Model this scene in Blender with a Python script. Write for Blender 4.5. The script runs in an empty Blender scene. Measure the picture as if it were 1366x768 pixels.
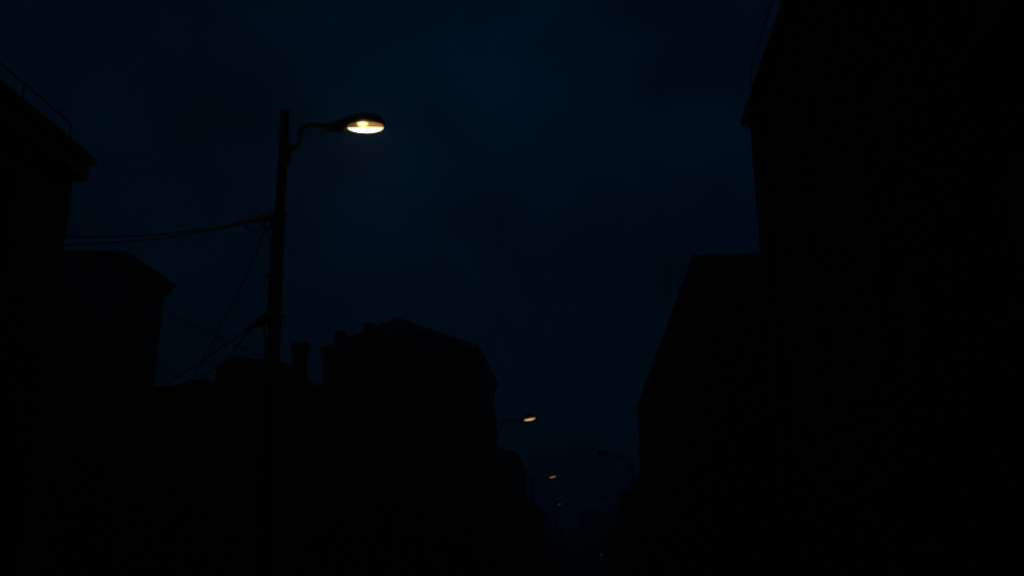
import bpy, math, random
from mathutils import Vector
random.seed(7)
sc = bpy.context.scene
col = sc.collection
R = math.radians

# ------------------------------------------------------------------ camera
cam_data = bpy.data.cameras.new('camera')
cam = bpy.data.objects.new('camera', cam_data)
col.objects.link(cam)
cam_data.sensor_fit = 'HORIZONTAL'
cam_data.sensor_width = 36.0
cam_data.lens = 36.0 * 1250 / 1366
cam_data.clip_start = 0.1
cam_data.clip_end = 6000
cam.location = (0, 0, 1.6)
cam.rotation_euler = (R(90 + 16.531), 0, R(4.473))
sc.camera = cam

# ------------------------------------------------------------------ night sky
w = bpy.data.worlds.new('World')
sc.world = w
w.use_nodes = True
nt = w.node_tree
nt.nodes.clear()
out = nt.nodes.new('ShaderNodeOutputWorld')
bg = nt.nodes.new('ShaderNodeBackground')
bg.inputs['Strength'].default_value = 1.0
tc = nt.nodes.new('ShaderNodeTexCoord')
# thick overcast, thinner and so brighter round one patch of sky high over the street, mottled by cloud
mp = nt.nodes.new('ShaderNodeMapping')
mp.inputs['Location'].default_value = (3.462, 16.136, -14.501)
mp.inputs['Scale'].default_value = (1.0, 1.0, 1.2)
nz = nt.nodes.new('ShaderNodeTexNoise')
nz.inputs['Scale'].default_value = 5.5
nz.inputs['Detail'].default_value = 5.0
nz.inputs['Roughness'].default_value = 0.55
nz.inputs['Distortion'].default_value = 0.3
cl = nt.nodes.new('ShaderNodeMapRange')
cl.inputs['From Min'].default_value = 0.32
cl.inputs['From Max'].default_value = 0.68
cl.inputs['To Min'].default_value = 0.62
cl.inputs['To Max'].default_value = 1.28
ds = nt.nodes.new('ShaderNodeVectorMath')
ds.operation = 'DISTANCE'
ds.inputs[1].default_value = (-0.10, 0.865, 0.495)
rp = nt.nodes.new('ShaderNodeValToRGB')
el = rp.color_ramp.elements
SKY = (0.00010, 0.0049, 0.0132)
for k, (p, f) in enumerate(((0.0, 1.0), (0.12, 0.95), (0.26, 0.80), (0.40, 0.66), (0.60, 0.56), (1.0, 0.60))):
    e_ = el[0] if k == 0 else (el[len(el) - 1] if k == 5 else el.new(p))
    e_.position = p
    e_.color = (SKY[0], SKY[1] * f * (1.0 + 0.15 * (1 - f)), SKY[2] * f * (1.0 - 0.18 * (1 - f)), 1)
mul = nt.nodes.new('ShaderNodeVectorMath')
mul.operation = 'SCALE'
L = nt.links.new
L(tc.outputs['Generated'], mp.inputs['Vector'])
L(mp.outputs['Vector'], nz.inputs['Vector'])
L(nz.outputs['Fac'], cl.inputs['Value'])
L(tc.outputs['Generated'], ds.inputs[0])
L(ds.outputs['Value'], rp.inputs['Fac'])
L(rp.outputs['Color'], mul.inputs[0])
L(cl.outputs['Result'], mul.inputs['Scale'])
L(mul.outputs['Vector'], bg.inputs['Color'])
L(bg.outputs['Background'], out.inputs['Surface'])

sc.view_settings.view_transform = 'Standard'
sc.view_settings.look = 'None'
sc.view_settings.exposure = 0.0
sc.view_settings.gamma = 1.0
sc.view_settings.use_curve_mapping = False
sc.cycles.use_denoising = True
sc.cycles.max_bounces = 5
sc.cycles.filter_width = 1.9
HAZE_DENSITY = 0.0033

# ------------------------------------------------------------------ materials
def new_mat(name):
    m = bpy.data.materials.new(name)
    m.use_nodes = True
    b = m.node_tree.nodes['Principled BSDF']
    return m, m.node_tree, b

def noise_mat(name, c0, c1, scale=3.0, rough=0.85, spec=0.25, detail=6, bump=0.0, metallic=0.0):
    m, t, b = new_mat(name)
    co = t.nodes.new('ShaderNodeTexCoord')
    n = t.nodes.new('ShaderNodeTexNoise')
    n.inputs['Scale'].default_value = scale
    n.inputs['Detail'].default_value = detail
    r = t.nodes.new('ShaderNodeValToRGB')
    r.color_ramp.elements[0].position = 0.3
    r.color_ramp.elements[1].position = 0.7
    r.color_ramp.elements[0].color = (*c0, 1)
    r.color_ramp.elements[1].color = (*c1, 1)
    t.links.new(co.outputs['Object'], n.inputs['Vector'])
    t.links.new(n.outputs['Fac'], r.inputs['Fac'])
    t.links.new(r.outputs['Color'], b.inputs['Base Color'])
    b.inputs['Roughness'].default_value = rough
    b.inputs['Specular IOR Level'].default_value = spec
    b.inputs['Metallic'].default_value = metallic
    if bump:
        bp = t.nodes.new('ShaderNodeBump')
        bp.inputs['Strength'].default_value = bump
        bp.inputs['Distance'].default_value = 0.02
        t.links.new(n.outputs['Fac'], bp.inputs['Height'])
        t.links.new(bp.outputs['Normal'], b.inputs['Normal'])
    return m

def brick_mat(name, c0, c1, mortar):
    m, t, b = new_mat(name)
    co = t.nodes.new('ShaderNodeTexCoord')
    # brick courses run along whichever wall direction the face has: u = x + y, v = z
    s = t.nodes.new('ShaderNodeSeparateXYZ')
    a = t.nodes.new('ShaderNodeMath')
    a.operation = 'ADD'
    cb = t.nodes.new('ShaderNodeCombineXYZ')
    br = t.nodes.new('ShaderNodeTexBrick')
    br.inputs['Scale'].default_value = 1.0
    br.inputs['Brick Width'].default_value = 0.225
    br.inputs['Row Height'].default_value = 0.075
    br.inputs['Mortar Size'].default_value = 0.006
    br.inputs['Color1'].default_value = (*c0, 1)
    br.inputs['Color2'].default_value = (*c1, 1)
    br.inputs['Mortar'].default_value = (*mortar, 1)
    n = t.nodes.new('ShaderNodeTexNoise')
    n.inputs['Scale'].default_value = 0.7
    n.inputs['Detail'].default_value = 6
    mx = t.nodes.new('ShaderNodeMix')
    mx.data_type = 'RGBA'
    mx.blend_type = 'MULTIPLY'
    mx.inputs[0].default_value = 0.6
    lk = t.links.new
    lk(co.outputs['Object'], s.inputs[0])
    lk(s.outputs['X'], a.inputs[0])
    lk(s.outputs['Y'], a.inputs[1])
    lk(a.outputs[0], cb.inputs['X'])
    lk(s.outputs['Z'], cb.inputs['Y'])
    lk(cb.outputs[0], br.inputs['Vector'])
    lk(co.outputs['Object'], n.inputs['Vector'])
    lk(br.outputs['Color'], mx.inputs[6])
    lk(n.outputs['Fac'], mx.inputs[7])
    lk(mx.outputs[2], b.inputs['Base Color'])
    bp = t.nodes.new('ShaderNodeBump')
    bp.inputs['Strength'].default_value = 0.4
    bp.inputs['Distance'].default_value = 0.01
    bp.invert = True
    lk(br.outputs['Fac'], bp.inputs['Height'])
    lk(bp.outputs['Normal'], b.inputs['Normal'])
    b.inputs['Roughness'].default_value = 0.9
    b.inputs['Specular IOR Level'].default_value = 0.1
    return m

M = {}
M['soot_brick'] = brick_mat('sooty_brick', (0.080, 0.054, 0.043), (0.055, 0.038, 0.032), (0.065, 0.06, 0.057))
M['red_brick'] = brick_mat('red_brick', (0.14, 0.07, 0.05), (0.10, 0.055, 0.042), (0.10, 0.095, 0.09))
M['render'] = noise_mat('dark_weathered_render', (0.075, 0.072, 0.068), (0.12, 0.115, 0.105), 1.3, 0.92, 0.08, 8, 0.3)
M['slate'] = noise_mat('slate_roof', (0.028, 0.03, 0.034), (0.055, 0.057, 0.062), 4, 0.8, 0.12, 6, 0.3)
M['felt'] = noise_mat('roofing_felt', (0.03, 0.03, 0.03), (0.05, 0.05, 0.048), 6, 0.95, 0.05)
M['stone'] = noise_mat('dressed_stone', (0.13, 0.12, 0.105), (0.2, 0.185, 0.16), 3, 0.9, 0.1, 6, 0.2)
M['wood_trim'] = noise_mat('dark_painted_timber', (0.016, 0.017, 0.016), (0.028, 0.029, 0.028), 9, 0.6, 0.2)
M['sash'] = noise_mat('old_sash_paint', (0.16, 0.155, 0.14), (0.24, 0.23, 0.21), 6, 0.6, 0.2)
M['glass'] = noise_mat('dusty_dark_glass', (0.012, 0.013, 0.015), (0.02, 0.021, 0.023), 2, 0.35, 0.12)
M['iron'] = noise_mat('black_iron', (0.014, 0.014, 0.014), (0.026, 0.025, 0.024), 12, 0.6, 0.2)
M['galv'] = noise_mat('dull_galvanised_steel', (0.06, 0.063, 0.066), (0.10, 0.104, 0.108), 14, 0.6, 0.25)
M['brass'] = noise_mat('worn_brass', (0.16, 0.11, 0.04), (0.22, 0.15, 0.06), 20, 0.4, 0.4)
M['timber_pole'] = noise_mat('tarred_pole_timber', (0.007, 0.0055, 0.0045), (0.016, 0.012, 0.009), 5, 0.9, 0.08, 8, 0.5)
M['cable'] = noise_mat('black_cable_sheath', (0.006, 0.006, 0.006), (0.010, 0.010, 0.010), 20, 0.6, 0.15)
M['asphalt'] = noise_mat('asphalt', (0.032, 0.032, 0.033), (0.06, 0.06, 0.06), 1.2, 0.9, 0.15, 9, 0.4)
M['paving'] = noise_mat('paving', (0.07, 0.068, 0.064), (0.11, 0.107, 0.1), 2.0, 0.9, 0.1, 8, 0.3)
M['kerb'] = noise_mat('granite_kerb', (0.12, 0.12, 0.12), (0.19, 0.19, 0.185), 8, 0.85, 0.15)
M['road_paint'] = noise_mat('worn_road_paint', (0.3, 0.3, 0.28), (0.6, 0.6, 0.57), 5, 0.8, 0.1)
M['earth'] = noise_mat('dark_earth', (0.03, 0.026, 0.02), (0.055, 0.048, 0.038), 0.4, 0.95, 0.05)
M['clay'] = noise_mat('sooted_clay_pot', (0.05, 0.032, 0.025), (0.09, 0.055, 0.04), 6, 0.9, 0.1)
M['housing'] = noise_mat('lamp_housing_paint', (0.05, 0.046, 0.04), (0.075, 0.07, 0.06), 10, 0.5, 0.3)
M['dead_lens'] = noise_mat('unlit_lamp_bowl', (0.03, 0.03, 0.03), (0.05, 0.05, 0.05), 10, 0.3, 0.3)

def emit_mat(name, color, strength):
    m = bpy.data.materials.new(name)
    m.use_nodes = True
    t = m.node_tree
    t.nodes.clear()
    o = t.nodes.new('ShaderNodeOutputMaterial')
    e = t.nodes.new('ShaderNodeEmission')
    e.inputs['Color'].default_value = (*color, 1)
    e.inputs['Strength'].default_value = strength
    t.links.new(e.outputs[0], o.inputs['Surface'])
    return m

def bowl_mat(name, edge, core, s_edge, s_core):
    """Prismatic bowl of a lit lamp: brightest in its middle, warmer and weaker at its rim."""
    m = bpy.data.materials.new(name)
    m.use_nodes = True
    t = m.node_tree
    t.nodes.clear()
    lk = t.links.new
    o = t.nodes.new('ShaderNodeOutputMaterial')
    e = t.nodes.new('ShaderNodeEmission')
    co = t.nodes.new('ShaderNodeTexCoord')
    mpn = t.nodes.new('ShaderNodeMapping')
    mpn.inputs['Location'].default_value = (-0.755 / 0.37, 0.0, 0)
    mpn.inputs['Scale'].default_value = (1 / 0.37, 1 / 0.19, 0.0)
    ln = t.nodes.new('ShaderNodeVectorMath')
    ln.operation = 'LENGTH'
    r = t.nodes.new('ShaderNodeValToRGB')
    r.color_ramp.interpolation = 'EASE'
    r.color_ramp.elements[0].position = 0.55
    r.color_ramp.elements[0].color = tuple(c * s_core for c in core) + (1,)
    r.color_ramp.elements[1].position = 1.02
    r.color_ramp.elements[1].color = tuple(c * s_edge for c in edge) + (1,)
    lk(co.outputs['Object'], mpn.inputs['Vector'])
    lk(mpn.outputs['Vector'], ln.inputs[0])
    lk(ln.outputs['Value'], r.inputs['Fac'])
    lk(r.outputs['Color'], e.inputs['Color'])
    lk(e.outputs[0], o.inputs['Surface'])
    return m


def burner_bowl_mat(name):
    """Bowl of the nearest lamp: emission painted white on the far half, amber with a burner hot spot nearer."""
    m = bpy.data.materials.new(name)
    m.use_nodes = True
    t = m.node_tree
    t.nodes.clear()
    lk = t.links.new
    o = t.nodes.new('ShaderNodeOutputMaterial')
    e = t.nodes.new('ShaderNodeEmission')
    co = t.nodes.new('ShaderNodeTexCoord')
    sx = t.nodes.new('ShaderNodeSeparateXYZ')
    lk(co.outputs['Object'], sx.inputs[0])
    def dist(cx, cy, rx, ry):
        mp_ = t.nodes.new('ShaderNodeMapping')
        mp_.inputs['Location'].default_value = (-cx / rx, -cy / ry, 0)
        mp_.inputs['Scale'].default_value = (1 / rx, 1 / ry, 0)
        ln = t.nodes.new('ShaderNodeVectorMath')
        ln.operation = 'LENGTH'
        lk(co.outputs['Object'], mp_.inputs['Vector'])
        lk(mp_.outputs['Vector'], ln.inputs[0])
        return ln.outputs['Value']
    def ramp(v, stops):
        r = t.nodes.new('ShaderNodeValToRGB')
        r.color_ramp.interpolation = 'EASE'
        el = r.color_ramp.elements
        el[0].position, el[0].color = stops[0][0], (*stops[0][1], 1)
        el[1].position, el[1].color = stops[-1][0], (*stops[-1][1], 1)
        for p, c in stops[1:-1]:
            q = el.new(p)
            q.color = (*c, 1)
        lk(v, r.inputs['Fac'])
        return r.outputs['Color']
    bright = ramp(dist(0.755, 0.0, 0.37, 0.195), [(0.45, (11.0, 8.8, 4.7)), (0.80, (4.2, 3.0, 1.25)), (1.0, (0.45, 0.24, 0.07))])
    amber = ramp(dist(0.88, -0.13, 0.42, 0.40), [(0.0, (0.46, 0.22, 0.045)), (1.0, (0.10, 0.045, 0.012))])
    spot = ramp(dist(0.742, -0.172, 0.135, 0.060), [(0.0, (4.5, 3.4, 1.5)), (0.5, (1.6, 1.05, 0.32)), (1.0, (0.0, 0.0, 0.0))])  # bulb hot spot, painted into the bowl's glow
    add = t.nodes.new('ShaderNodeMix')
    add.data_type = 'RGBA'
    add.blend_type = 'ADD'
    add.inputs[0].default_value = 1.0
    lk(amber, add.inputs[6])
    lk(spot, add.inputs[7])
    edge = t.nodes.new('ShaderNodeMapRange')
    edge.interpolation_type = 'SMOOTHSTEP'
    edge.inputs['From Min'].default_value = 0.028
    edge.inputs['From Max'].default_value = 0.055
    tz = t.nodes.new('ShaderNodeMath')
    tz.operation = 'MULTIPLY_ADD'
    tz.inputs[1].default_value = -2.0
    lk(sx.outputs['Z'], tz.inputs[0])
    lk(sx.outputs['Y'], tz.inputs[2])
    lk(tz.outputs[0], edge.inputs['Value'])
    mx = t.nodes.new('ShaderNodeMix')
    mx.data_type = 'RGBA'
    lk(edge.outputs['Result'], mx.inputs[0])
    lk(add.outputs[2], mx.inputs[6])
    lk(bright, mx.inputs[7])
    lk(mx.outputs[2], e.inputs['Color'])
    lk(e.outputs[0], o.inputs['Surface'])
    return m

# ------------------------------------------------------------------ mesh helpers
class MB:
    def __init__(self):
        self.v = []
        self.f = []
        self.smooth = set()

    def quad(self, *p):
        i = len(self.v)
        self.v += [tuple(q) for q in p]
        self.f.append(tuple(range(i, i + len(p))))

    def box(self, x0, x1, y0, y1, z0, z1):
        i = len(self.v)
        self.v += [(x, y, z) for z in (z0, z1) for y in (y0, y1) for x in (x0, x1)]
        for q in ((0, 2, 3, 1), (4, 5, 7, 6), (0, 1, 5, 4), (2, 6, 7, 3), (0, 4, 6, 2), (1, 3, 7, 5)):
            self.f.append(tuple(i + k for k in q))

    def prism(self, outline, axis, a, b):
        """outline: 2-D points; axis 'y' means points are (x, z) extruded along y."""
        n = len(outline)
        i = len(self.v)
        for t in (a, b):
            for p, q in outline:
                self.v.append({'y': (p, t, q), 'x': (t, p, q), 'z': (p, q, t)}[axis])
        self.f.append(tuple(i + k for k in range(n)))
        self.f.append(tuple(i + n + k for k in reversed(range(n))))
        for k in range(n):
            self.f.append((i + k, i + (k + 1) % n, i + n + (k + 1) % n, i + n + k))

    def loft(self, rings, cap=True, smooth=True):
        n = len(rings[0])
        i = len(self.v)
        for r_ in rings:
            self.v += [tuple(p) for p in r_]
        for a in range(len(rings) - 1):
            for k in range(n):
                if smooth:
                    self.smooth.add(len(self.f))
                self.f.append((i + a * n + k, i + a * n + (k + 1) % n, i + (a + 1) * n + (k + 1) % n, i + (a + 1) * n + k))
        if cap:
            self.f.append(tuple(i + k for k in reversed(range(n))))
            self.f.append(tuple(i + (len(rings) - 1) * n + k for k in range(n)))

    def tube(self, pts, rad, n=10):
        pts = [Vector(p) for p in pts]
        rads = rad if isinstance(rad, (list, tuple)) else [rad] * len(pts)
        rings = []
        up = None
        for k, p in enumerate(pts):
            d = (pts[min(k + 1, len(pts) - 1)] - pts[max(k - 1, 0)]).normalized()
            if up is None:
                up = Vector((0, 0, 1)) if abs(d.z) < 0.9 else Vector((0, 1, 0))
            s = d.cross(up).normalized()
            u = s.cross(d).normalized()
            up = u
            rings.append([p + s * math.cos(2 * math.pi * j / n) * rads[k] + u * math.sin(2 * math.pi * j / n) * rads[k] for j in range(n)])
        self.loft(rings)

    def build(self, name, mat, parent=None, loc=None):
        me = bpy.data.meshes.new(name)
        me.from_pydata(self.v, [], self.f)
        import bmesh
        bm = bmesh.new()
        bm.from_mesh(me)
        bm.faces.ensure_lookup_table()
        for k in self.smooth:
            bm.faces[k].smooth = True
        bmesh.ops.recalc_face_normals(bm, faces=bm.faces)
        bm.to_mesh(me)
        bm.free()
        me.materials.append(mat)
        o = bpy.data.objects.new(name, me)
        col.objects.link(o)
        if parent is not None:
            o.parent = parent
        if loc is not None:
            o.location = loc
        return o

def tag(o, label=None, cat=None, group=None, kind=None):
    if label:
        o['label'] = label
    if cat:
        o['category'] = cat
    if group:
        o['group'] = group
    if kind:
        o['kind'] = kind
    return o

def thing(name, label, cat, loc=(0, 0, 0), rz=0.0, group=None):
    o = bpy.data.objects.new(name, None)
    o.empty_display_size = 0.3
    col.objects.link(o)
    o.location = loc
    o.rotation_euler = (0, 0, rz)
    return tag(o, label, cat, group)

def copy_tree(o, parent=None):
    kids = list(o.children)
    c = o.copy()
    col.objects.link(c)
    if parent is not None:
        c.parent = parent
    for k in kids:
        copy_tree(k, c)
    return c

def smooth_path(pts, sub=6):
    """Catmull-Rom through the points."""
    P = [Vector(p) for p in pts]
    P = [P[0] * 2 - P[1]] + P + [P[-1] * 2 - P[-2]]
    o = []
    for k in range(1, len(P) - 2):
        a, b, c, d = P[k - 1:k + 3]
        for j in range(sub):
            t = j / sub
            o.append(0.5 * ((2 * b) + (c - a) * t + (2 * a - 5 * b + 4 * c - d) * t * t + (3 * b - a - 3 * c + d) * t ** 3))
    o.append(P[-2])
    return o

# ------------------------------------------------------------------ setting: ground, road, pavements
ROAD_X0, ROAD_X1 = -4.75, 2.35
m = MB()
m.quad((-420, -60, 0), (420, -60, 0), (420, 560, 0), (-420, 560, 0))
tag(m.build('ground', M['earth']), kind='structure')
m = MB()
m.quad((ROAD_X0, -50, 0.004), (ROAD_X1, -50, 0.004), (ROAD_X1, 395, 0.004), (ROAD_X0, 395, 0.004))
tag(m.build('road', M['asphalt']), kind='structure')
m = MB()
for k in range(-6, 60):
    y = k * 6.0
    m.quad((-1.25, y, 0.008), (-1.15, y, 0.008), (-1.15, y + 2.4, 0.008), (-1.25, y + 2.4, 0.008))
tag(m.build('road_marking', M['road_paint']), kind='structure')
for name, xa, xb, ka, kb in (('pavement', -7.4, ROAD_X0 - 0.15, ROAD_X0 - 0.15, ROAD_X0), ('pavement', ROAD_X1 + 0.15, 4.6, ROAD_X1, ROAD_X1 + 0.15)):
    m = MB()
    m.box(xa, xb, -50, 395, -0.2, 0.12)
    tag(m.build('pavement', M['paving']), kind='structure')
    m = MB()
    y = -50.0
    while y < 260:
        m.box(ka, kb, y, y + 0.91, -0.2, 0.125)
        y += 0.915
    tag(m.build('kerb', M['kerb']), kind='structure')

# ------------------------------------------------------------------ houses
def window_parts(wd, ht, detail=True):
    """Unlinked prototypes in local coordinates: x = depth away from the street, y along the wall, z up."""
    fr = MB()
    d0, d1 = 0.085, 0.135
    b = 0.06
    fr.box(d0, d1, 0, b, 0, ht)
    fr.box(d0, d1, wd - b, wd, 0, ht)
    fr.box(d0, d1, b, wd - b, 0, b)
    fr.box(d0, d1, b, wd - b, ht - b, ht)
    fr.box(d0 + 0.01, d1 - 0.01, b, wd - b, ht * 0.5 - 0.025, ht * 0.5 + 0.025)
    fr.box(d0 + 0.015, d1 - 0.015, wd / 2 - 0.015, wd / 2 + 0.015, b, ht * 0.5 - 0.025)
    fr.box(d0 + 0.015, d1 - 0.015, wd / 2 - 0.015, wd / 2 + 0.015, ht * 0.5 + 0.025, ht - b)
    pn = MB()
    pn.quad((d0 + 0.03, b * 0.5, b * 0.5), (d0 + 0.03, wd - b * 0.5, b * 0.5), (d0 + 0.03, wd - b * 0.5, ht - b * 0.5), (d0 + 0.03, b * 0.5, ht - b * 0.5))
    sl = MB()
    sl.prism([(-0.07, -0.09), (0.08, -0.09), (0.08, 0.0), (-0.07, -0.03)], 'y', -0.08, wd + 0.08)
    return fr, pn, sl

WIN_CACHE = {}
def add_windows(root, s, wd, ht, spots):
    key = (s, wd, ht)
    if key not in WIN_CACHE:
        ms = []
        for mb, nm, mt in zip(window_parts(wd, ht), ('window', 'pane', 'sill'), ('sash', 'glass', 'stone')):
            mb.v = [(x * s, y, z) for x, y, z in mb.v]
            o = mb.build(nm, M[mt])
            ms.append(o.data)
            bpy.data.objects.remove(o)
        WIN_CACHE[key] = ms
    ms = WIN_CACHE[key]
    for (y, z) in spots:
        f = bpy.data.objects.new('window', ms[0])
        col.objects.link(f)
        f.parent = root
        f.location = (0, y, z)
        for nm, me in (('pane', ms[1]), ('sill', ms[2])):
            c = bpy.data.objects.new(nm, me)
            col.objects.link(c)
            c.parent = f

def house(name, label, x, y, rz, side, length, depth, height, wall='soot_brick', roof='hip', pitch=14, over=0.3,
          over_end=0.05, storeys=2, spacing=3.3, wd=1.1, door_at=None, cat='house', fascia=0.2, cornice=True, gutter=True, apex=0.5, windows=True):
    """Local frame: origin at the near street corner, +y along the street, x*side away from the street (side -1 = left)."""
    s = side
    root = thing(name, label, cat, (x, y, 0), rz)
    sh = (height - 0.4) / storeys
    ht = min(1.9, sh * 0.55)
    n = max(1, int((length - 0.8) // spacing)) if windows else 0
    pitch_w = length / max(n, 1)
    cells = []
    doors = []
    for k in range(n):
        yc = (k + 0.5) * pitch_w
        for st in range(storeys):
            if st == 0 and door_at is not None and k in door_at:
                doors.append((yc - 0.5, yc + 0.5, 0.12, 2.45))
            else:
                z0 = st * sh + min(1.05, sh * 0.36)
                cells.append((yc - wd / 2, yc + wd / 2, z0, z0 + ht))
    holes = cells + doors
    wl = MB()
    ys = sorted({0.0, length} | {round(c, 4) for h in holes for c in h[:2]})
    zs = sorted({0.0, height} | {round(c, 4) for h in holes for c in h[2:]})
    for a in range(len(ys) - 1):
        for b in range(len(zs) - 1):
            my, mz = (ys[a] + ys[a + 1]) / 2, (zs[b] + zs[b + 1]) / 2
            if any(h[0] < my < h[1] and h[2] < mz < h[3] for h in holes):
                continue
            wl.quad((0, ys[a], zs[b]), (0, ys[a + 1], zs[b]), (0, ys[a + 1], zs[b + 1]), (0, ys[a], zs[b + 1]))
    rd = 0.16
    for (ya, yb, za, zb) in holes:
        X = s * rd
        wl.quad((0, ya, za), (X, ya, za), (X, ya, zb), (0, ya, zb))
        wl.quad((0, yb, za), (X, yb, za), (X, yb, zb), (0, yb, zb))
        wl.quad((0, ya, za), (X, ya, za), (X, yb, za), (0, yb, za))
        wl.quad((0, ya, zb), (X, ya, zb), (X, yb, zb), (0, yb, zb))
        wl.quad((X, ya, za), (X, yb, za), (X, yb, zb), (X, ya, zb))
    D = s * depth
    tp = math.tan(R(pitch))
    ap = depth * apex                                     # where the ridge sits across the depth
    rise = min(ap, depth - ap) * tp if roof == 'hip' else ap * tp
    for yy in (0.0, length):
        if roof == 'gable':
            wl.quad((0, yy, 0), (D, yy, 0), (D, yy, height), (s * ap, yy, height + rise), (0, yy, height))
        else:
            wl.quad((0, yy, 0), (D, yy, 0), (D, yy, height), (0, yy, height))
    wl.quad((D, 0, 0), (D, length, 0), (D, length, height), (D, 0, height))
    wl.build('wall', M[wall], root)
    # roof
    rf = MB()
    o, e = over, over_end
    xa, xb = -s * o, D + s * o
    ya, yb = -e, length + e
    z0 = height
    if roof == 'hip':
        hw = (depth + 2 * o) / 2
        z1 = z0 + 0.1
        zr = z1 + hw * tp
        xm = s * depth / 2
        hy = min(hw, (yb - ya) / 2 - 0.05)
        v = [(xa, ya, z0), (xb, ya, z0), (xb, yb, z0), (xa, yb, z0), (xa, ya, z1), (xb, ya, z1), (xb, yb, z1), (xa, yb, z1), (xm, ya + hy, zr), (xm, yb - hy, zr)]
        rf.v = v
        rf.f = [(0, 1, 2, 3), (0, 1, 5, 4), (1, 2, 6, 5), (2, 3, 7, 6), (3, 0, 4, 7), (4, 5, 8), (5, 6, 9, 8), (6, 7, 9), (7, 4, 8, 9)]
    elif roof == 'gable':
        xm = s * ap
        zl = z0 - o * tp
        th = 0.16
        zr_ = z0 + rise
        tb = rise / (depth - ap)
        zb_ = z0 - o * tb
        for (x0, za_, x1, zb2) in ((xa, zl, xm, zr_), (xb, zb_, xm, zr_)):
            rf.prism([(x0, za_ + 0.004), (x1, zb2 + 0.004), (x1, zb2 + th), (x0, za_ + th)], 'y', ya, yb)
    else:                                                  # flat roof behind a low coped parapet
        rf.box(min(xa, xb), max(xa, xb), ya, yb, z0, z0 + 0.14)
    rf.build('roof', M['felt' if roof == 'flat' else 'slate'], root)
    if roof != 'flat' and cornice:
        g = MB()
        zt = z0 if roof == 'hip' else z0 - o * tp
        co = o - 0.09
        xs = sorted((-s * 0.003, -s * co))
        g.box(xs[0], xs[1], 0.0, length, zt - fascia, zt - 0.003)
        g.build('cornice', M['wood_trim'], root)
        gx = -s * (o - 0.045) if gutter else -s * (o - 0.15)
        g = MB()
        g.tube([(gx, 0.02, zt - 0.054), (gx, length - 0.02, zt - 0.054)], 0.05, 8)
        if gutter:
            g.build('gutter', M['iron'], root)
        g = MB()
        g.tube([(gx, length - 1.4, zt - 0.09), (-s * (o - 0.05), length - 1.4, zt - fascia - 0.06), (-s * 0.08, length - 1.4, zt - fascia - 0.4), (-s * 0.08, length - 1.4, 0.15)], 0.042, 8)
        g.build('downpipe', M['iron'], root)
    # windows and doors
    add_windows(root, s, wd, round(ht, 3), [(c[0], c[2]) for c in cells])
    for (y0, y1, za, zb) in doors:
        d = MB()
        X0, X1 = sorted((s * 0.09, s * 0.14))
        d.box(X0, X1, y0 + 0.003, y1 - 0.003, za + 0.003, zb - 0.003)
        X0, X1 = sorted((s * 0.075, s * 0.0902))
        for (pa, pb) in ((0.12, 0.46), (0.54, 0.88)):
            for (qa, qb) in ((0.1, 0.42), (0.5, 0.92)):
                d.box(X0, X1, y0 + pa * (y1 - y0), y0 + pb * (y1 - y0), za + qa * (zb - za), za + qb * (zb - za))
        dr = d.build('door', M['wood_trim'], root)
        k = MB()
        k.tube([(s * 0.09, y0 + 0.09, za + 1.02), (s * 0.03, y0 + 0.09, za + 1.02)], [0.02, 0.032], 10)
        k.build('handle', M['brass'], dr)
        st = MB()
        X0, X1 = sorted((-s * 0.28, -s * 0.003))
        st.box(X0, X1, y0 - 0.15, y1 + 0.15, 0.0, 0.21)
        st.build('doorstep', M['stone'], root)
    return root

def roof_rail(root, pts, posts, rad=0.012):
    g = MB()
    g.tube(pts, rad, 8)
    r = g.build('roof_rail', M['iron'], root)
    for a, b in posts:
        g = MB()
        g.tube([a, b], rad, 8)
        g.build('rail_post', M['iron'], r)
    return r

# left side
h = house('brick_house', 'tall dark brick house at the left edge with an iron rail along its eave', -7.0, -7.0, 0, -1, 18.52, 9.0, 6.93,
          roof='hip', pitch=14, over=0.3, over_end=0.0, storeys=2, door_at=(1, 3), fascia=0.22, gutter=False)
roof_rail(h, [(0.23, 1.0, 7.27), (0.23, 17.86, 7.27), (0.23, 17.90, 7.25)],
          [((0.23, 17.90, 7.26), (0.23, 17.92, 6.98))] + [((0.23, q, 7.27), (0.23, q, 6.98)) for q in (16.82, 15.2, 13.6, 12.0, 10.4, 8.8, 7.2, 5.6, 4.0, 2.4, 1.02)])

h = house('rendered_house', 'house set back between the brick house and the wooden pole, with an overhanging eave', -20.6, 38.25, 0, -1, 4.75, 13.0, 14.9,
          wall='render', roof='hip', pitch=9, over=0.5, over_end=0.22, storeys=4, spacing=2.2, wd=1.0, fascia=0.32)
m = MB()
m.prism([(0.0, 14.30), (0.10, 14.36), (0.28, 14.52), (0.28, 14.57), (0.0, 14.57)], 'y', 4.45, 4.73)
m.build('eave_bracket', M['wood_trim'], h)

h = house('flat_roofed_building', 'long low flat-roofed building behind the wooden pole, with a round chimney', -7.15, 25.0, 0, -1, 31.0, 7.5, 6.25,
          wall='red_brick', roof='flat', over=0.06, over_end=0.05, storeys=2, spacing=3.4, door_at=(2, 6), cat='building')
m = MB()
m.prism([(-5.13, 6.392), (-5.13, 8.03), (-4.60, 8.38), (-2.80, 8.11), (-2.42, 7.84), (-2.42, 6.392)], 'y', 5.0, 8.6)
m.build('roof_hut', M['render'], h)
m = MB()
m.prism([(-4.98, 6.392), (-4.98, 6.70), (-4.55, 6.90), (-4.02, 6.95), (-3.95, 6.78), (-3.90, 6.392)], 'y', 1.6, 2.6)
m.build('roof_hatch', M['galv'], h)
def ring(cx, cy, z, r, n=20):
    return [(cx + r * math.cos(2 * math.pi * k / n), cy + r * math.sin(2 * math.pi * k / n), z) for k in range(n)]
m = MB()
cx, cy = -1.975, 4.0
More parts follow.
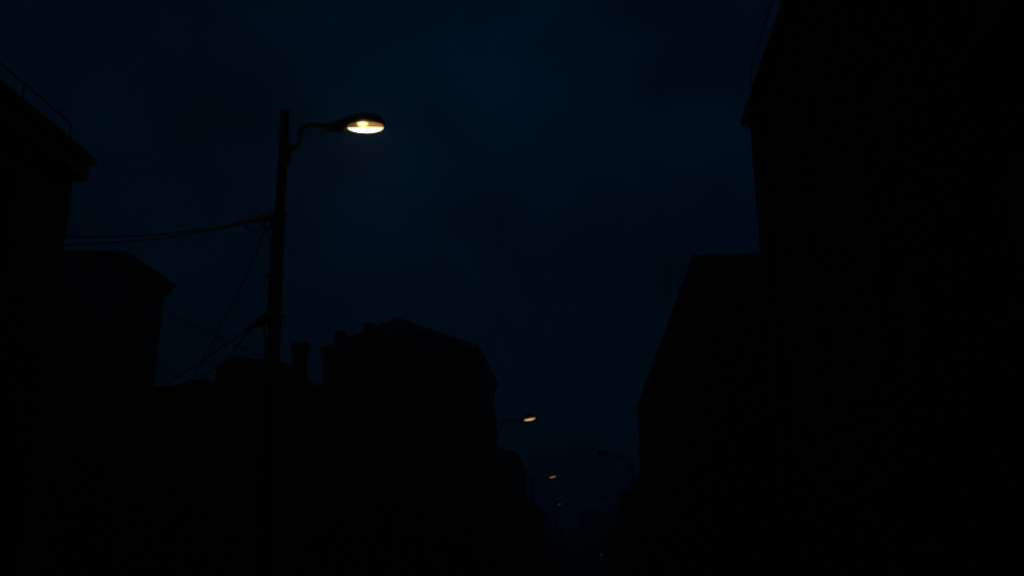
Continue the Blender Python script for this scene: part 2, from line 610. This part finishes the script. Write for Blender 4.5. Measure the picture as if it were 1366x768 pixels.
m.loft([ring(cx, cy, 6.392, 0.29), ring(cx, cy, 6.6, 0.265), ring(cx, cy, 8.19, 0.235)], smooth=True)
ch = m.build('chimney', M['clay'], h)
m = MB()
m.loft([ring(cx, cy, 8.17, 0.25), ring(cx, cy, 8.20, 0.288), ring(cx, cy, 8.44, 0.292), ring(cx, cy, 8.50, 0.27), ring(cx, cy, 8.53, 0.19)], smooth=False)
m.build('chimney_cap', M['clay'], ch)

h = house('gabled_house', 'big gabled house beyond the round chimney, with two chimneys on its roof', -7.0, 59.1, 0, -1, 12.85, 10.0, 15.2,
          wall='soot_brick', roof='gable', pitch=20.2, over=0.3, over_end=0.2, storeys=4, spacing=3.0, door_at=(2,), fascia=0.3, apex=0.52)
for (xa, xb, z0, z1) in ((-10.70, -10.02, 14.9, 17.72), (-8.52, -7.95, 16.3, 18.33)):
    m = MB()
    m.box(xa, xb, 4.6, 5.5, z0, z1 - 0.25)
    c = m.build('chimney', M['red_brick'], h)
    m = MB()
    m.box(xa - 0.06, xb + 0.06, 4.54, 5.56, z1 - 0.252, z1 - 0.12)
    for q in (4.8, 5.25):
        m.tube([((xa + xb) / 2, q, z1 - 0.13), ((xa + xb) / 2, q, z1)], 0.12, 10)
    m.build('chimney_pot', M['clay'], c)

house('terraced_house', 'first gabled terraced house past the big gabled one on the left of the street', -7.0, 90.4, 0, -1, 20.0, 9.0, 12.0, wall='red_brick',
      roof='gable', pitch=15, over=0.3, over_end=0.15, storeys=4, spacing=3.6, door_at=(1, 4))
house('terraced_house', 'small distant terraced house just below the third lit street lamp on the left', -7.0, 132.0, 0, -1, 21.0, 9.0, 9.4, wall='soot_brick',
      roof='gable', pitch=27, over=0.3, over_end=0.15, storeys=3, spacing=3.6, door_at=(2,))
house('terraced_house', 'low hazy terraced house on the left beside the small fourth lamp', -7.0, 158.0, 0, -1, 40.0, 9.0, 7.0, wall='soot_brick',
      roof='gable', pitch=20, over=0.3, over_end=0.15, storeys=2, spacing=4.0)
house('terraced_house', 'farthest terraced house on the left, almost lost in the night haze', -7.0, 204.0, 0, -1, 80.0, 9.0, 6.6, wall='soot_brick',
      roof='gable', pitch=20, over=0.3, over_end=0.15, storeys=2, spacing=5.0)

# right side
h = house('brick_house', 'towering dark brick house filling the right edge, with a thin rail above its eave', 4.2, -7.0, 0, 1, 28.35, 10.0, 12.05,
          roof='hip', pitch=14, over=0.2, over_end=0.1, storeys=4, door_at=(2, 6), fascia=0.16)
roof_rail(h, [(-0.15, 1.0, 12.80), (-0.15, 26.4, 12.80), (-0.15, 27.02, 12.80)],
          [((-0.15, 27.02, 12.80), (-0.15, 26.98, 12.12))] + [((-0.15, q, 12.80), (-0.15, q, 12.12)) for q in (19.0, 15.0, 11.0, 7.0, 3.0, 1.02)], 0.018)
house('brick_house', 'long dark brick house behind the towering one on the right, with a level roof edge', 4.37, 34.2, math.atan2(0.43, 36.3), 1, 36.1, 10.0, 12.8, wall='soot_brick',
      roof='hip', pitch=11, over=0.15, over_end=0.1, storeys=4, spacing=3.5, door_at=(3, 7), fascia=0.2)
house('terraced_house', 'low house on the right behind the nearer unlit street lamp', 4.15, 73.6, 0, 1, 19.5, 9.0, 8.4, wall='red_brick',
      roof='hip', pitch=11, over=0.15, over_end=0.05, storeys=3, spacing=3.6, door_at=(1, 3))
house('terraced_house', 'house stepping forward on the right just short of the farther unlit lamp', 3.55, 97.0, 0, 1, 11.0, 9.0, 8.95, wall='soot_brick',
      roof='hip', pitch=9, over=0.2, over_end=0.1, storeys=3, spacing=3.4)
house('terraced_house', 'hazy terraced house on the right just past the farther unlit lamp', 4.1, 117.0, 0, 1, 42.0, 9.0, 7.0, wall='red_brick',
      roof='gable', pitch=20, over=0.2, over_end=0.1, storeys=2, spacing=4.0)
house('terraced_house', 'faint terraced house on the right in front of the block that closes the street', 4.1, 168.0, 0, 1, 80.0, 9.0, 7.2, wall='soot_brick',
      roof='gable', pitch=20, over=0.2, over_end=0.1, storeys=2, spacing=5.0)

# end of the street
def end_block(label, x0, x1, y, depth, z, bays, storeys):
    root = thing('apartment_block', label, 'building', ((x0 + x1) / 2, y, 0))
    wl = MB()
    hw = (x1 - x0) / 2
    wl.box(-hw, hw, 0, depth, 0, z)
    wl.build('wall', M['render'], root)
    rf = MB()
    rf.box(-hw - 0.25, hw + 0.25, -0.25, depth + 0.25, z + 0.003, z + 0.4)
    rf.build('roof', M['felt'], root)
    wins = []
    me = None
    for a in range(bays):
        for b in range(storeys):
            g = MB()
            cx_ = -hw + (a + 0.5) * 2 * hw / bays
            cz = 1.4 + b * (z - 1.0) / storeys
            if me is None:
                g.box(-0.55, 0.55, -0.06, -0.003, 0, 1.5)
                o_ = g.build('window', M['glass'], root)
                me = o_.data
            else:
                o_ = bpy.data.objects.new('window', me)
                col.objects.link(o_)
                o_.parent = root
            o_.location = (cx_, 0, cz)
            wins.append(o_)
    return root, wins

M['lit_window'] = emit_mat('dim_lit_window', (1.0, 0.93, 0.85), 0.05)
blk, wins = end_block('dim square apartment block closing the far end of the street, with one tiny lit window', -3.3, 13.5, 400.0, 14.0, 23.4, 6, 7)
target = min(wins, key=lambda o: abs(o.location.x + 5.1 - 5.3) + abs(o.location.z - 6.0))
target.data = target.data.copy()
for v_ in target.data.vertices:
    v_.co = (v_.co.x * 0.6, v_.co.y, v_.co.z * 0.5)
target.data.materials.clear()
target.data.materials.append(M['lit_window'])
target.location.x = 5.3 - 5.1
target.location.z = 5.9
target['label'] = 'tiny lit window'
end_block('lower hazy block left of the square one at the far end of the street', -16.0, -2.9, 372.0, 12.0, 14.5, 4, 4)

# ------------------------------------------------------------------ street lamps
def lamp_head(parent, loc, pitch, flip=1, lens=None, scale=1.0, bulb=True):
    """Cobra-head lantern pointing along local +x; origin at the neck."""
    n = 24
    st = [  # x, half width, top z, bottom z
        (0.00, 0.055, 0.055, -0.055), (0.02, 0.072, 0.075, -0.085), (0.14, 0.088, 0.102, -0.105), (0.26, 0.110, 0.135, -0.105),
        (0.36, 0.140, 0.165, -0.095), (0.41, 0.160, 0.185, -0.02), (0.55, 0.190, 0.235, 0.0), (0.70, 0.202, 0.25, 0.0),
        (0.86, 0.198, 0.255, 0.0), (0.98, 0.178, 0.235, 0.0), (1.06, 0.145, 0.19, 0.0), (1.115, 0.095, 0.12, 0.0), (1.14, 0.040, 0.045, 0.0)]
    rings = []
    for (x, hw, zt, zb) in st:
        zc = (zt + zb) / 2
        hh = (zt - zb) / 2
        rr = []
        for k in range(n):
            a = 2 * math.pi * k / n
            c, s_ = math.cos(a), math.sin(a)
            p = 0.75
            yy = hw * math.copysign(abs(c) ** p, c)
            zz = zc + hh * math.copysign(abs(s_) ** (p if s_ < 0 else 0.9), s_)
            rr.append((x * flip, yy, zz))
        rings.append(rr)
    hb = MB()
    hb.loft(rings)
    hd = hb.build('lamp_head', M['housing'], parent, loc)
    hd.rotation_euler = (0, -pitch * flip, 0)
    hd.scale = (scale,) * 3
    # shallow bowl under the opening
    N = 40
    bo = MB()
    prof = [(1.0, 0.006), (0.985, -0.016), (0.93, -0.034), (0.80, -0.055), (0.6, -0.070), (0.35, -0.079), (0.1, -0.082)]
    rings = []
    for (q, z) in prof:
        rr = []
        for k in range(N):
            a = 2 * math.pi * k / N
            c, s_ = math.cos(a), math.sin(a)
            wx = 0.365
            taper = 1.0 - 0.10 * max(0, -c)
            rr.append(((0.755 + wx * q * c) * flip, 0.192 * q * math.copysign(abs(s_) ** 0.9, s_) * taper, z))
        rings.append(rr)
    bo.loft(rings)
    bl = bo.build('lens', lens or M['dead_lens'], hd)
    return hd

def clamp_band(parent, z, x, r, knob=1):
    g = MB()
    g.loft([ring(x, 0, z - 0.03, r + 0.006), ring(x, 0, z - 0.03, r + 0.014), ring(x, 0, z + 0.03, r + 0.014), ring(x, 0, z + 0.03, r + 0.006)], smooth=False)
    g.tube([(x + knob * (r + 0.01), 0, z), (x + knob * (r + 0.075), 0, z)], [0.022, 0.026], 8)
    g.tube([(x + knob * (r + 0.05), 0, z), (x + knob * (r + 0.065), 0, z)], [0.038, 0.038], 6)
    return g.build('clamp_band', M['iron'], parent)

def wood_lamp(label, px, py, top, lean, arm_local, head_loc, pitch, lens, bracket_z):
    root = thing('street_lamp', label, 'street lamp', (px, py, 0.12), 0, 'lit street lamps along the left pavement')
    top -= 0.12
    pl = MB()
    K = 14
    rings = []
    for k in range(K + 1):
        t = k / K
        z = top * t
        r_ = 0.148 + (0.086 - 0.148) * t
        wob = 0.006 * math.sin(5.1 * t + px) * t * (1 - t) * 4
        rings.append([(-lean * z + wob + r_ * math.cos(2 * math.pi * j / 18), r_ * math.sin(2 * math.pi * j / 18), z) for j in range(18)])
    pl.loft(rings)
    pole = pl.build('pole', M['timber_pole'], root)
    cp = MB()
    cp.loft([ring(-lean * top, 0, top - 0.06, 0.088), ring(-lean * top, 0, top - 0.06, 0.095), ring(-lean * top, 0, top + 0.02, 0.093), ring(-lean * top, 0, top + 0.035, 0.05)], smooth=False)
    cp.build('pole_cap', M['iron'], pole)
    xs = -lean * bracket_z + 0.072
    br = MB()
    br.box(xs, xs + 0.09, -0.07, 0.07, bracket_z - 0.20, bracket_z + 0.18)
    br.box(xs + 0.091, xs + 0.12, -0.03, 0.03, bracket_z + 0.02, bracket_z + 0.14)
    b = br.build('bracket', M['iron'], root)
    bolts = MB()
    for dz in (-0.13, 0.13):
        bolts.tube([(xs + 0.089, 0.045, bracket_z + dz), (xs + 0.105, 0.045, bracket_z + dz)], 0.014, 6)
        bolts.tube([(xs + 0.089, -0.045, bracket_z + dz), (xs + 0.105, -0.045, bracket_z + dz)], 0.014, 6)
    bolts.build('bolt', M['galv'], b)
    am = MB()
    am.tube(smooth_path(arm_local, 5), 0.045, 12)
    am.build('arm', M['iron'], root)
    lamp_head(root, head_loc, R(pitch), 1, lens)
    return root, pole

lens_near = burner_bowl_mat('lit_sodium_bowl')

# nearest lamp
PX, PY = -5.465, 16.2
root, pole = wood_lamp('nearest street lamp, a bright lamp head on the cabled wooden pole', PX, PY, 10.11, 0.0253,
                       [(-0.09, 0, 9.23), (0.01, 0, 9.235), (0.065, 0, 9.28), (0.085, 0, 9.38), (0.09, 0, 9.53), (0.125, 0, 9.635), (0.21, 0, 9.685), (0.38, 0, 9.69), (0.63, 0, 9.645)],
                       (0.60, 0, 9.632), -1.2, lens_near, 9.10)

clamp_band(root, 7.86, -0.199, 0.098)
clamp_band(root, 5.84, -0.148, 0.108)
# looped tails and the feeder taped down the side of the pole
g = MB()
def W(x, y, z):
    return (x - PX, y - PY, z - 0.12)
def loop(pts, r):
    g.tube(smooth_path([W(*p) for p in pts], 5), r, 7)
loop([(-5.78, 16.12, 7.99), (-5.84, 16.10, 8.05), (-5.90, 16.05, 8.01), (-5.92, 16.0, 7.88), (-5.93, 16.0, 7.74), (-5.90, 16.05, 7.62), (-5.83, 16.12, 7.66), (-5.80, 16.14, 7.80)], 0.014)
loop([(-6.10, 15.50, 7.53), (-6.13, 15.7, 7.58), (-6.05, 15.85, 7.50), (-5.95, 15.95, 7.55), (-5.88, 16.02, 7.72), (-5.87, 16.05, 7.92), (-5.80, 16.12, 7.98)], 0.014)
loop([(-6.03, 15.62, 7.66), (-6.05, 15.75, 7.86), (-5.97, 15.9, 7.92), (-5.90, 16.0, 7.88), (-5.90, 16.04, 7.76), (-5.86, 16.08, 7.60), (-5.80, 16.14, 7.40), (-5.775, 16.16, 7.10)], 0.014)
loop([(-5.78, 16.12, 7.98), (-5.755, 16.14, 7.5), (-5.745, 16.15, 7.0), (-5.735, 16.15, 6.4), (-5.73, 16.14, 6.0)], 0.02)
loop([(-5.86, 16.15, 5.98), (-5.78, 16.14, 5.75), (-5.745, 16.14, 5.5), (-5.725, 16.13, 5.2), (-5.70, 16.12, 4.0), (-5.66, 16.12, 2.4)], 0.018)
g.build('looped_wire', M['cable'], root)
g = MB()
for z in (2.6, 4.2, 5.1, 6.6, 7.3):
    x = -0.0253 * z - 0.14
    g.box(x - 0.03, x + 0.02, -0.10, 0.02, z - 0.02, z + 0.02)
g.build('wire_clip', M['iron'], root)

# other lit lamps along the left pavement
def far_lens(k, strength):
    return bowl_mat('lit_bowl_%d' % k, (1.0, 0.40, 0.10), (1.0, 0.52, 0.20), strength * 0.2, strength)
def far_lamp(label, px, py, top, bz, neck, pitch, strength, k):
    nx, nz = neck[0] - px, neck[1] - 0.12
    r0 = -0.004 * (bz - 0.12) + 0.08
    bz -= 0.12
    x1 = r0 + 0.30
    up = nz - bz
    pts = [(r0, 0, bz), (x1 - 0.10, 0, bz + 0.02), (x1, 0, bz + up * 0.4), (x1 + 0.05, 0, bz + up * 0.85), (x1 + 0.22, 0, nz), (nx, 0, nz)]
    wood_lamp(label, px, py, top, 0.004, pts, (nx, 0, nz), pitch, far_lens(k, strength), bz - 0.05)
far_lamp('second lit street lamp, reaching out past the corner of the big gabled house', -5.36, 56.0, 10.25, 9.28, (-4.07, 9.96), 9, 1.7, 2)
far_lamp('third lit street lamp, on a slim pole past the first terraced house', -5.40, 95.0, 10.05, 9.85, (-4.10, 10.05), 11, 0.75, 3)
far_lamp('fourth lit street lamp, a tiny dim lamp head above the low terraced roofs', -5.50, 131.0, 9.3, 8.95, (-4.55, 9.60), 10, 0.12, 4)
far_lamp('fifth street lamp, a barely visible speck above the last lamp', -5.55, 168.0, 9.3, 8.95, (-4.65, 9.66), 10, 0.035, 5)
far_lamp('lowest and farthest lamp speck in the haze at the far end of the left pavement', -6.1, 205.0, 8.2, 7.75, (-5.30, 8.36), 10, 0.16, 6)

# unlit steel lamps on the right pavement
def steel_lamp(label, px, py, top, neck, brace_z, brace_x):
    root = thing('street_lamp', label, 'street lamp', (px, py, 0.12), 0, 'unlit steel street lamps on the right pavement')
    top -= 0.12
    g = MB()
    g.loft([ring(0, 0, 0, 0.13, 14), ring(0, 0, 1.4, 0.13, 14), ring(0, 0, 1.5, 0.095, 14), ring(0, 0, top, 0.075, 14), ring(0, 0, top + 0.05, 0.05, 14)])
    p = g.build('pole', M['iron'], root)
    g = MB()
    g.box(-0.07, 0.07, -0.145, -0.126, 0.45, 1.05)
    g.build('service_door', M['iron'], p)
    nx, nz = neck[0] - px, neck[1] - 0.12
    g = MB()
    g.tube(smooth_path([(0.02, 0, top - 0.03), (-0.25, 0, top + 0.04), (nx * 0.6, 0, top + (nz - top) * 0.65), (nx, 0, nz)], 5), 0.045, 10)
    g.build('arm', M['iron'], root)
    g = MB()
    g.tube(smooth_path([(-0.06, 0, brace_z - 0.12), ((brace_x - px) * 0.45, 0, (brace_z - 0.12) * 0.5 + (nz - 0.06) * 0.5 - 0.05), (brace_x - px, 0, nz - 0.06)], 4), 0.03, 8)
    g.build('brace', M['iron'], root)
    hd = lamp_head(root, (nx, 0, nz), R(2), -1, None, 0.85)
    hd.scale = (0.80, 0.95, 1.35)
    return root
steel_lamp('nearer unlit dark steel street lamp on the right, its arm held by a curved brace', 3.36, 70.0, 9.18, (1.72, 9.46), 8.55, 2.10)
steel_lamp('farther unlit dark steel street lamp on the right, faint in the haze', 3.42, 115.0, 9.18, (2.10, 9.42), 8.60, 2.5)

# ------------------------------------------------------------------ overhead cables
def cable(label, pts, rad, sleeve=None, eye=True, group=None):
    p = smooth_path(pts, 5)
    g = MB()
    g.tube(p, rad, 8)
    o = g.build('overhead_cable', M['cable'])
    tag(o, label, 'cable', group)
    if sleeve:
        for (a, b, r0, r1) in sleeve:
            P0, P1 = Vector(pts[a]), Vector(pts[b])
            g = MB()
            n = 7
            prof = [0.5, 1.0, 1.0, 0.72, 0.95, 0.7, 0.4]
            q = [P0.lerp(P1, k / (n - 1)) for k in range(n)]
            g.tube(q, [(r0 + (r1 - r0) * k / (n - 1)) * prof[k] for k in range(n)], 10)
            g.build('dead_end_clamp', M['cable'], o)
    if eye:
        e = Vector(pts[-1])
        g = MB()
        g.tube([e + Vector((0, 0, 0.03)), e + Vector((0, 0, -0.03))], 0.02, 8)
        g.tube([e, e + Vector(eye if isinstance(eye, tuple) else (0, 0.1, 0))], 0.014, 8)
        g.build('eye_bolt', M['iron'], o)
    return o
cable('upper thick cable sagging from the wooden pole towards the brick house on the left',
      [(-5.79, 16.18, 7.94), (-5.96, 15.700, 7.688), (-6.206, 14.962, 7.292), (-6.433, 14.283, 6.975), (-6.642, 13.660, 6.697), (-6.835, 13.084, 6.459), (-7.015, 12.550, 6.262), (-7.181, 12.054, 6.090), (-7.299, 11.62, 5.96)],
      0.015, [(0, 2, 0.075, 0.035)], (0, -0.11, 0))
cable('lower cable sagging from the wooden pole towards the brick house on the left',
      [(-5.79, 16.18, 7.90), (-5.957, 15.704, 7.650), (-6.204, 14.965, 7.265), (-6.431, 14.289, 6.930), (-6.639, 13.669, 6.630), (-6.832, 13.095, 6.383), (-7.010, 12.565, 6.167), (-7.175, 12.071, 5.977), (-7.292, 11.62, 5.83)],
      0.012, [(0, 1, 0.06, 0.04)], (0, -0.11, 0))
cable('thin wire dropping steeply from the loops on the wooden pole to the low flat roof',
      [(-5.80, 16.18, 7.72), (-6.198, 16.861, 7.86), (-6.553, 17.435, 7.571), (-7.305, 18.653, 7.172), (-8.442, 20.494, 6.756), (-9.806, 22.703, 6.303), (-10.9, 24.90, 6.02)], 0.012)
cable('thick cable from the lower pole clamp to the flat roof near the set back house',
      [(-5.74, 16.19, 5.99), (-6.214, 16.818, 6.022), (-6.579, 17.350, 6.014), (-7.533, 18.741, 6.051), (-9.191, 21.157, 6.146), (-11.76, 24.90, 6.33)], 0.017, [(0, 2, 0.095, 0.04)])
cable('thick cable from the lower pole clamp to the flat roof, ending beside the roof hut',
      [(-5.74, 16.19, 5.92), (-6.291, 17.042, 6.007), (-6.742, 17.801, 6.036), (-7.690, 19.394, 5.954), (-8.978, 21.560, 6.061), (-11.0, 24.90, 6.33)], 0.014, [(0, 1, 0.07, 0.04)])
cable('faint thin wire slanting from the set back house down to the wooden pole',
      [(-5.73, 16.25, 5.20), (-7.337, 19.082, 6.093), (-9.290, 22.321, 7.198), (-12.074, 26.940, 8.750), (-15.909, 33.302, 10.870), (-20.50, 40.92, 13.40)], 0.012, None, (-0.09, 0, 0))

# ------------------------------------------------------------------ night haze
m = MB()
m.box(-430, 430, -70, 570, -1.2, 28.0)
hz = m.build('haze', bpy.data.materials.new('night_haze'))
hm = hz.data.materials[0]
hm.use_nodes = True
t = hm.node_tree
t.nodes.clear()
o = t.nodes.new('ShaderNodeOutputMaterial')
v = t.nodes.new('ShaderNodeVolumePrincipled')
v.inputs['Color'].default_value = (0.85, 0.88, 0.95, 1)
v.inputs['Density'].default_value = HAZE_DENSITY
v.inputs['Anisotropy'].default_value = 0.7
t.links.new(v.outputs[0], o.inputs['Volume'])
tag(hz, kind='stuff')
